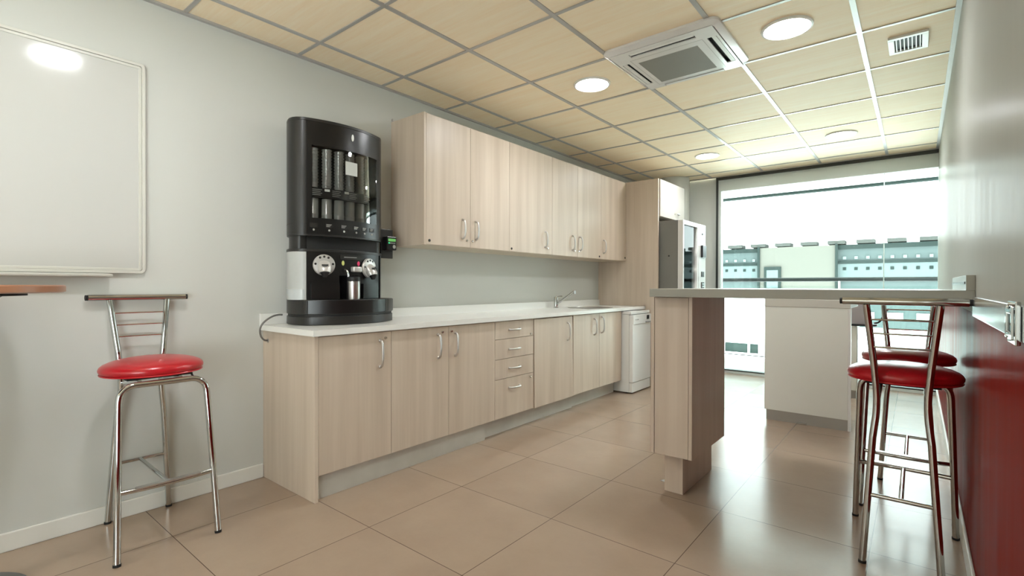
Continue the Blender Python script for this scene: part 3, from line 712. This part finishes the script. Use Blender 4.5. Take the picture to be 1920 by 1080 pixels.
# ------------------------------------------------------------------ coffee machine
cm = thing('coffee_machine', (.2, .17, .8735), 'large black pod coffee machine with cup tower on the white worktop', 'coffee machine')
YC, HW = .155, .239; Y0, Y1 = -.141, .451; FA, FB = YC-HW, YC+HW      # front door spans FA..FB
def xf(y): return .264+.052*(1-((y-YC)/HW)**2)
FL = [(.040, -.062), (.055, -.084), (.078, -.104), (.105, -.119), (.14, -.132), (.175, -.140), (.205, -.138), (.228, -.128), (.247, -.112), (.258, -.098)]
def mir(p): return [(x, 2*YC-y) for x, y in p][::-1]
def plan(d=0, n=16):
    arc = [(xf(FA+(FB-FA)*i/n), FA+(FB-FA)*i/n) for i in range(n+1)]
    p = FL+arc+mir(FL); cx = .15
    return [((cx+(x-cx)*(1-d/.16)) if x > .04 else x, YC+(y-YC)*(1-d/.29)) for x, y in p]
def arc_panel(mb, y0, y1, z0, z1, din, dout, n=12, fn=None):
    fn = fn or xf
    v = []; ys = [y0+(y1-y0)*i/n for i in range(n+1)]
    for y in ys:
        for dd in (din, dout):
            for z in (z0, z1): v.append((fn(y)+dd, y, z))
    f = []
    for i in range(n):
        a = i*4; b = a+4
        f += [(a, a+1, b+1, b), (a+2, b+2, b+3, a+3), (a, b, b+2, a+2), (a+1, a+3, b+3, b+1)]
    f += [(0, 2, 3, 1), (n*4, n*4+1, n*4+3, n*4+2)]
    mb.add(v, f, True); return mb
inner = [(.245, -.070), (.215, -.105), (.175, -.120), (.14, -.112), (.105, -.099), (.078, -.084), (.060, -.062)]
flankL = FL+[(.263, FA-.001)]+inner; flankR = [(x, 2*YC-y) for x, y in flankL]
tw = MB(); tw.prism(flankL, 1.386, 2.018); tw.prism(flankR, 1.386, 2.018); tw.box(.026, .0395, -.062, .372, 1.386, 2.018)
tower = tw.build('tower_housing', DARK, cm)
MB().prism(plan(), 2.0185, 2.036).build('tower_lid', DARK, tower, bevel=.003)
MB().prism(plan(.001), 1.376, 1.3858).build('tower_floor', DARK, tower)
fl = MB(); fl.prism([(x, y) for x, y in plan(-.0008)[:11]]+[(.255, -.083)], 1.4405, 1.4425); fl.build('housing_seam', BLACKM, tower)
fp = MB()
arc_panel(fp, FA, FB, 1.886, 2.018, -.02, 0); arc_panel(fp, FA, FB, 1.386, 1.478, -.02, 0)
arc_panel(fp, FA, -.060, 1.478, 1.886, -.02, 0, 3); arc_panel(fp, .372, FB, 1.478, 1.886, -.02, 0, 2)
front = fp.build('tower_front', BLACK, cm)
arc_panel(MB(), -.0595, .3715, 1.4785, 1.8855, -.004, -.001).build('tower_glass', GLASSD, front)
arc_panel(MB(), -.0595, .3715, 1.596, 1.648, -.009, -.0045).build('label_band', BLACK, front)
for k in range(4):
    yy = -.055+k*.105
    lb = MB()
    for q in range(4): arc_panel(lb, yy, yy+.05-.008*(q % 2), 1.638-q*.010, 1.6405-q*.010, -.0043, -.0038, 3)
    lb.build('label_lettering', GREYP, front)
for k in range(2): arc_panel(MB(), .008+k*.115, .036+k*.115, 1.632, 1.645, -.0042, -.0032, 3).build('label_mark', PAPER, front)
arc_panel(MB(), .126, .206, 1.745, 1.823, .0005, .0012, 4).build('paper_note', PAPER, front)
MB().lathe([(0, 0), (.010, 0), (.010, .003), (0, .004)], (0, 0, 0), 'x', 20, sx=.75, sy=2.0).xform(Matrix.Translation((xf(.173), .173, 1.968))).build('tower_badge', WPLAS, front)
box(.05, .06, -.06, .37, 1.39, 2.0).build('tower_liner', BLACKM, tower)
for k, yy in enumerate((-.030, .042, .114, .186, .258, .325)):
    xx = xf(yy)-.048
    c1 = MB(); pr_ = []
    for j in range(13): pr_ += [(.0235, 1.655+j*.0172), (.0270, 1.668+j*.0172), (.0290, 1.6685+j*.0172), (.0290, 1.6715+j*.0172)]
    c1.lathe(pr_, (xx, yy, 0), n=20); c1.build('cup_stack', CUP, tower)
    c2 = MB()
    c2.lathe([(.0285, 1.388), (.0285, 1.500), (.0295, 1.502), (.0295, 1.506), (.0285, 1.508), (.0285, 1.592), (.027, 1.594)], (xx, yy, 0), n=20)
    c2.build('cup_tube', CUP, tower)
for k, (yy, zz) in enumerate(((-.051, 1.437), (.030, 1.437), (.117, 1.437), (.199, 1.437), (.262, 1.437), (.324, 1.437))):
    plate = arc_panel(MB(), yy-.02, yy+.02, zz-.012, zz+.012, .0005, .0015, 3); plate.build('selection_label', DARK if k == 0 else BLACKM, front)
    tl = MB()
    for q in range(3): arc_panel(tl, yy-.016, yy+.014-.005*q, zz+.006-q*.006, zz+.0085-q*.006, .0016, .002, 3)
    if k: tl.build('selection_lettering', PAPER if k > 2 else GREYP, front)
    MB().lathe([(.0035, 0), (.006, 0), (.006, .002), (.0035, .002)] if k != 2 else [(0, 0), (.006, 0), (.006, .002), (0, .002)], (xf(yy)+.0005, yy, 1.411), 'x', 16).build('selection_button', PAPER if k == 2 else STEEL, front)
# neck with the open cup outlet
nk = [(x, y) for x, y in plan(.012)]
nkb = [(min(x, .235), y) for x, y in nk]
MB().prism(nkb, 1.303, 1.3758).build('neck', DARK, cm)
MB().box(.2355, .245, FA+.01, FB-.01, 1.303, 1.3758).build('outlet_recess', BLACKM, cm)
MB().prism(plan(-.002), 1.287, 1.302).build('shoulder', DARK, cm, bevel=.002)
mid = MB()
def seg(a, b, z0, z1, n=8): mid.prism([(.2005, a)]+[(xf(a+(b-a)*i/n), a+(b-a)*i/n) for i in range(n+1)]+[(.2005, b)], z0, z1)
seg(FA, .088, 1.0165, 1.2868); seg(.0881, .2139, 1.155, 1.2868); seg(.214, FB, 1.0165, 1.2868)
mid.box(.06, .2004, -.06, .37, 1.0165, 1.2868)
mid.prism(mir(FL)+[(.2, .37), (.06, .37)], 1.0165, 1.2868)
mid.build('middle_body', BLACK, cm)
tko = [(x, y) for x, y in FL[1:]]+[(.2625, -.086)]
tk = MB().prism(tko+[(.1995, -.0605), (.07, -.0605)], 1.0165, 1.2865).build('water_tank', TANK, cm)
tl2 = [(.15+(x-.15)*1.006, y-.0012) for x, y in FL[2:]]
MB().prism(tl2+[(x, y+.0008) for x, y in tl2[::-1]], 1.0165, 1.075).build('water_level', mat('water_tint', srgb(190, 196, 196), rough=.25), tk)
# base
def bplan(d=0):
    c_ = .195; hw = .295
    arc = [(.278+.122*(1-((c_-hw+2*hw*i/18-c_)/hw)**2), c_-hw+2*hw*i/18) for i in range(19)]
    p = [(.026, -.075), (.05, -.092), (.10, -.108), (.15, -.117), (.20, -.117), (.25, -.110)]+arc+[(.22, .497), (.12, .497), (.026, .470)]
    return [(.18+(x-.18)*(1-d/.2), .19+(y-.19)*(1-d/.3)) for x, y in p]
MB().prism(bplan(), .934, 1.016).build('drip_base', DARK, cm, bevel=.003)
MB().prism(bplan(.006), .922, .9338).build('base_gap', BLACKM, cm)
MB().prism(bplan(), .8745, .9218).build('base_plate', DARK, cm, bevel=.003)
xb = lambda y: .278+.122*(1-((y-.195)/.295)**2)
for (a, b_) in ((-.092, .372), (.376, .40), (.404, .485)):
    arc_panel(MB(), a, b_, .940, 1.013, .001, .008, 10, xb).build('drip_tray_front', BLACK, cm)
for (a, b_) in ((-.072, .078), (.236, .368)):
    arc_panel(MB(), a, b_, 1.020, 1.108, .001, .024, 8).build('capsule_container', BLACK, cm)
def head(y, z, ang):
    R_ = Matrix.Translation(Vector((xf(y)+.002, y, z))) @ Matrix.Rotation(ang, 4, 'Z')
    m = MB().lathe([(.060, 0), (.060, .008), (.056, .013), (.036, .016), (0, .017)], (0, 0, 0), 'x', 36); m.xform(R_); h = m.build('brewing_head', SILVER, cm)
    for a in (-1.45, -.5, 0, .5, 1.45):
        m = MB().lathe([(.0045, .0125), (.0065, .0165), (.0045, .0175)], (0, .047*math.sin(a), .047*math.cos(a)), 'x', 12)
        m.xform(R_); m.build('button', DARK, h)
    m = MB()   # hooded nose: a sloping wedge widening towards the cup
    prof = [(.006, .030, .026), (.020, .010, .033), (.040, -.012, .037), (.056, -.032, .036), (.060, -.046, .030)]
    vs_ = []; n_ = 16
    for (px, pz, pw) in prof:
        for q in range(n_): a = 2*PI*q/n_; vs_.append((px*(.55+.45*math.cos(a)) if math.cos(a) > 0 else px*(.55+.35*math.cos(a)), pw*math.sin(a), pz+.010*math.cos(a)))
    fs_ = [(r*n_+q, r*n_+(q+1) % n_, (r+1)*n_+(q+1) % n_, (r+1)*n_+q) for r in range(len(prof)-1) for q in range(n_)]+[tuple(range(n_))[::-1], tuple(range((len(prof)-1)*n_, len(prof)*n_))]
    m.add(vs_, fs_, True); m.xform(R_); m.build('lever_nose', SILVER, h)
    m = MB().tube([(.035, 0, -.044), (.037, 0, -.056), (.037, 0, -.070)], .02, 16, True, 0, [.026, .018, .010]); m.xform(R_); m.build('coffee_outlet', BLACKM, h)
    m = MB().box(.040, .0535, -.017, .017, -.004, .002); m.xform(R_); m.build('slot', BLACKM, h)
head(.001, 1.213, -.40); head(.292, 1.203, .28)
arc_panel(MB(), .094, .225, 1.250, 1.274, .001, .004, 6).build('name_plate', DARK, cm)
arc_panel(MB(), .115, .200, 1.260, 1.264, .0042, .0046, 4).build('plate_lettering', GREYP, cm)
for yy, mm in ((.110, YEL), (.214, PINK)):
    m = MB().lathe([(.0052, 0), (.0085, 0), (.0085, .002), (.0052, .002)], (0, 0, 0), 'x', 20, sx=1, sy=1.7); m.v = [(x, y, z) for x, y, z in m.v]
    m.xform(Matrix.Translation((xf(yy)+.001, yy, 1.227))); m.build('mode_light', mm, cm)
    box(xf(yy)+.0005, xf(yy)+.0015, yy-.004, yy+.004, 1.219, 1.235).build('mode_symbol', BLACKM, cm)
sh = MB().prism([(.3165, .158), (.345, .160), (.352, .175), (.352, .205), (.345, .220), (.3165, .222)], 1.176, 1.208).build('steam_head', SILVER, cm, bevel=.006)
MB().tube(smoothpath([(xf(.125)+.005, .118, 1.190), (xf(.12)+.030, .122, 1.182), (xf(.12)+.03, .128, 1.135)], 2), .006, 10).build('steam_pipe', CHROME, cm)
mj = thing('milk_jug', (.352, .155, 1.0165), 'steel milk jug with black lid in the middle of the coffee machine', 'jug')
MB().lathe([(0, 0), (.037, 0), (.038, .003), (.038, .104), (.036, .106), (0, .106)], (.352, .155, 1.0168), n=36).build('body', STEEL, mj)
MB().lathe([(.038, 0), (.039, .003), (.038, .022), (.030, .026), (0, .026)], (.352, .155, 1.1232), n=36).build('lid', BLACKM, mj)
# payment terminal bracket on the right flank
pt = thing('payment_reader', (.22, .5, 1.28), 'small black card reader with green screen beside the coffee machine', 'card reader')
box(.190, .207, .4515, .548, 1.275, 1.466).build('mounting_plate', DARK, pt, bevel=.003)
rd = box(.2075, .250, .468, .545, 1.328, 1.416).build('reader', BLACK, pt, bevel=.005)
box(.2505, .2515, .478, .536, 1.384, 1.402).build('screen', LCD, rd)
for k in range(4): box(.2505, .253, .480+k*.014, .489+k*.014, 1.370, 1.377).build('key', LEDG if k == 0 else GREYP, rd)
MB().lathe([(.008, 0), (.012, 0), (.012, .002), (.008, .002)], (.2505, .524, 1.35), 'x', 18).build('contactless_mark', GREYP, rd)
cb = MB().tube(smoothpath([(.07, -.128, .928), (.075, -.15, .930), (.09, -.19, .925), (.09, -.235, .900), (.085, -.262, .862), (.08, -.255, .815), (.07, -.232, .79), (.062, -.2055, .785)], 3), .005, 10).build('power_cable', mat('grey_cable', srgb(112, 110, 106), rough=.4))
tag(cb, 'grey power cable looping from the coffee machine over the worktop end', 'cable')
gr = MB().lathe([(.006, 0), (.011, 0), (.011, -.003), (.006, -.003)], (.062, -.2055, .785), 'y', 16)
tag(gr.build('cable_grommet', GREYP), 'small grey grommet where the cable enters the wooden side panel', 'grommet')
